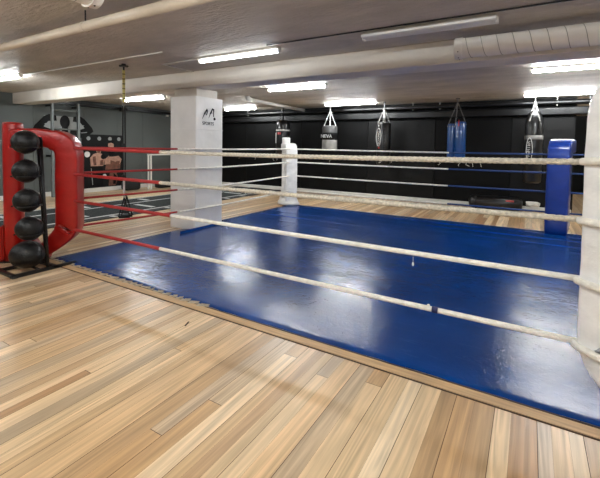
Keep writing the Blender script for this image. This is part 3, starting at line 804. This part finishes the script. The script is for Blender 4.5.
# 1: black, white band, red mark, far left
t = thing('punching_bag', 'black punching bag with a white band, behind the far white corner post', 'punching bag', (-1.62, 7.05, 0), 0, G)
add('bag_body', lathe(B(), bagprof(.205, 1.05, 2.13, .16), 28), M['bag_black'], t, True)
add('band', lathe(B(), [(.207, 1.80), (.209, 1.81), (.209, 1.835), (.207, 1.845)], 28), M['label_white'], t, True)
add('red_mark', box(B(), -.06, -.212, 1.70, .06, -.2, 1.76, .004), M['label_red'], t)
add('print_stripe', box(B(), -.15, -.17, 1.45, -.10, -.155, 1.75, .002), M['label_white'], t)
chains(t, 2.5, 2.10, .14, M['black_metal'])
# 2: grey/black/silver
t = thing('punching_bag', 'grey punching bag with a black lettered band and silver lower half', 'punching bag', (-.01, 6.9, 0), 0, G)
add('bag_body', lathe(B(), bagprof(.20, 1.27, 1.94, .05), 28), M['bag_grey'], t, True)
add('lower_wrap', lathe(B(), [(.203, 1.285), (.205, 1.30), (.205, 1.545), (.203, 1.55)], 28), M['bag_silver'], t, True)
add('label_band', lathe(B(), [(.203, 1.55), (.206, 1.555), (.206, 1.735), (.203, 1.74)], 28), M['black_print'], t, True)
text_mesh('lettering', 'NEVA', .13, M['label_white'], t, Matrix.Translation((0, -.208, 1.64)) @ Matrix.Rotation(PI/2, 4, 'X'), ext=.004)
chains(t, 2.5, 1.92, .19)
# 3: black with oval logo
t = thing('punching_bag', 'black punching bag with an upright white oval logo', 'punching bag', (1.49, 6.9, 0), 0, G)
add('bag_body', lathe(B(), bagprof(.17, .93, 1.99, .04), 28), M['bag_black'], t, True)
bm = B()
pts = [(-.075+.055*math.cos(a), -.158-.012*math.cos(a)*0-.004, 1.62+.22*math.sin(a)) for a in [2*PI*k/28 for k in range(29)]]
add('oval_logo', tube(bm, pts, .010, 6), M['label_white'], t, True)
text_mesh('lettering', 'BOXING', .085, M['label_white'], t, Matrix.Translation((-.075, -.158, 1.60)) @ Matrix.Rotation(PI/2, 4, 'X') @ Matrix.Rotation(PI/2, 4, 'Z'), ext=.004)
bm = B(); ellip(bm, (-.075, -.15, 1.90), (.02, .012, .025), 8); add('logo_dot', bm, M['label_white'], t, True)
bm = B(); ellip(bm, (-.06, -.158, 1.36), (.035, .01, .02), 8); add('red_mark', bm, M['label_red'], t, True)
add('seam', tube(B(), [(.03, -.170, 1.0), (.03, -.1705, 1.9)], .004, 5), M['bag_grey'], t)
for k in range(7): bm = B(); ellip(bm, (.07, -.158, 1.3+k*.09), (.012, .006, .008), 6); add('rivet', bm, M['bag_grey'], t, True)
chains(t, 2.5, 1.97, .17)
# 4: pair of blue bags on one hook
for dx, r_b, z1, lab in ((-.115, .085, 1.94, 'narrow blue punching bag, left of the blue pair on one hook'), (.075, .118, 1.98, 'wider blue punching bag with red tag, right of the blue pair on one hook')):
    t = thing('punching_bag', lab, 'punching bag', (3.2+dx, 6.9, 0), 0, G)
    add('bag_body', lathe(B(), bagprof(r_b, 1.12, z1, .04), 24), M['bag_blue'], t, True)
    tp = Vector((-dx, 0, 2.40))
    for s in (-1, 1): add('strap', tube(B(), [(s*r_b*.85, 0, z1-.02), tp+Vector((s*.008, s*.01, 0))], .010, 6), M['grey_webbing'], t)
    for k in range(6):
        a = PI+PI*k/5; bm = B(); ellip(bm, (r_b*.99*math.cos(a), r_b*.99*math.sin(a), z1-.07), (.012, .012, .018), 8); add('grommet', bm, M['bag_silver'], t, True)
    if dx > 0:
        add('red_tag', box(B(), -.03, -.122, z1-.11, -.01, -.112, z1+.03), M['label_red'], t)
        add('hook', tube(B(), [tp, (-dx, 0, 2.497)], .010, 6), M['grey_webbing'], t)
        bm = B(); lathe(bm, [(.05, 2.485), (.05, 2.5)], 12, -dx); add('ceiling_plate', bm, M['black_metal'], t)
# 5: tall black bag with white band and vertical lettering
t = thing('punching_bag', 'tall black punching bag with white band and vertical lettering near the blue post', 'punching bag', (4.70, 6.9, 0), 0, G)
bm = B(); lathe(bm, [(.12, .68), (.15, .70), (.16, .74), (.165, 1.4), (.165, 1.85), (.15, 2.0), (.11, 2.12), (.06, 2.17), (.03, 2.19)], 28); add('bag_body', bm, M['bag_black'], t, True)
add('band', lathe(B(), [(.166, 1.58), (.169, 1.585), (.169, 1.655), (.166, 1.66)], 28), M['bag_silver'], t, True)
flat_pts = [(-.075+.055*math.cos(a), -.166, 1.36+.25*math.sin(a)) for a in [2*PI*k/28 for k in range(29)]]
add('oval_logo', tube(B(), flat_pts, .007, 6), M['label_white'], t, True)
text_mesh('lettering', 'FIGHTER', .095, M['label_white'], t, Matrix.Translation((-.09, -.155, 1.36)) @ Matrix.Rotation(-.25, 4, 'Z') @ Matrix.Rotation(PI/2, 4, 'X') @ Matrix.Rotation(PI/2, 4, 'Z'), ext=.004)
chains(t, 2.5, 2.02, .13)
for s in (-1, 1):
    add('strap', tube(B(), smoothpath([(0, -.05, 2.18), (s*.05, -.11, 2.1), (s*.09, -.15, 1.95)], 4), .012, 6), M['bag_silver'], t)

# lying bag, towel at the black wall
t = thing('floor_bag', 'black heavy bag lying on the floor at the black wall', 'punching bag', (4.0, 7.28, 0))
bm = B(); prof = [(-.54, .07), (-.52, .12), (-.47, .145), (0, .155), (.47, .145), (.52, .12), (.54, .07)]
tube(bm, [(p_[0], 0, .155) for p_ in prof], [p_[1] for p_ in prof], 24); add('bag_body', bm, M['bag_black'], t, True)
add('red_label', box(B(), .22, -.135, .21, .38, -.10, .25, .004), M['label_red'], t)
add('end_band', tube(B(), [(-.40, 0, .155), (-.37, 0, .155)], .157, 24), M['foam'], t, True)
t = thing('twisted_towel', 'crumpled white towel on the white baseboard beside the blue post', 'towel', (4.74, 7.51, .082))
q = random.Random(8)
for k in range(3):
    pts = [(-.13+.05*i, q.uniform(-.03, .02), .03+.03*k+q.uniform(0, .03)) for i in range(6)]
    add('towel_fold', tube(B(), smoothpath(pts, 4), .028, 10), M['white_cloth'], t, True)
# dark splinter on the floor before the mat
bm = box(B(), -.035, -.006, 0, .035, .006, .004, .001, 1)
o = tag(add('wood_splinter', bm, M['gap'], None, False, (2.462, -.417, 0)), 'small dark splinter lying on the boards in front of the mat', 'splinter'); o.rotation_euler = (0, 0, 2.0)

# small pieces belong to the part they sit on
def nest(thing_name, child, parent):
    for t_ in [o_ for o_ in S.objects if o_.parent is None and o_.name.split('.')[0] == thing_name]:
        ch = [c for c in t_.children if c.name.split('.')[0] == child]; ps = [c for c in t_.children if c.name.split('.')[0] == parent]
        if not ps: continue
        for i, c in enumerate(ch):
            c.parent = ps[i*len(ps)//len(ch)]
nest('spiral_duct', 'screw', 'duct_collar'); nest('spiral_duct', 'spiral_seam', 'duct_tube')
nest('ball_rack', 'rubber_foot', 'base_frame'); nest('medicine_ball', 'ball_seam', 'ball_body')
nest('wall_mural', 'muscle_line', 'mural_arm'); nest('suspension_trainer', 'handle_grip', 'handle_loop')
nest('suspension_trainer', 'foot_cradle', 'handle_loop'); nest('suspension_trainer', 'stitching', 'anchor_strap')
nest('ring_corner_post', 'lace_tie', 'arch_pad'); nest('gym_bag', 'bag_handle', 'bag_body')
nest('punching_bag', 'grommet', 'bag_body'); nest('punching_bag', 'rivet', 'seam'); nest('punching_bag', 'lettering', 'label_band')
nest('ring_rope', 'frayed_strand', 'twisted_rope'); nest('wall_bars', 'wall_bracket', 'upright')
nest('ceiling_pipe', 'hanger_clamp', 'hanger_rod'); nest('turf_strip', 'edge_marking', 'edge_band')
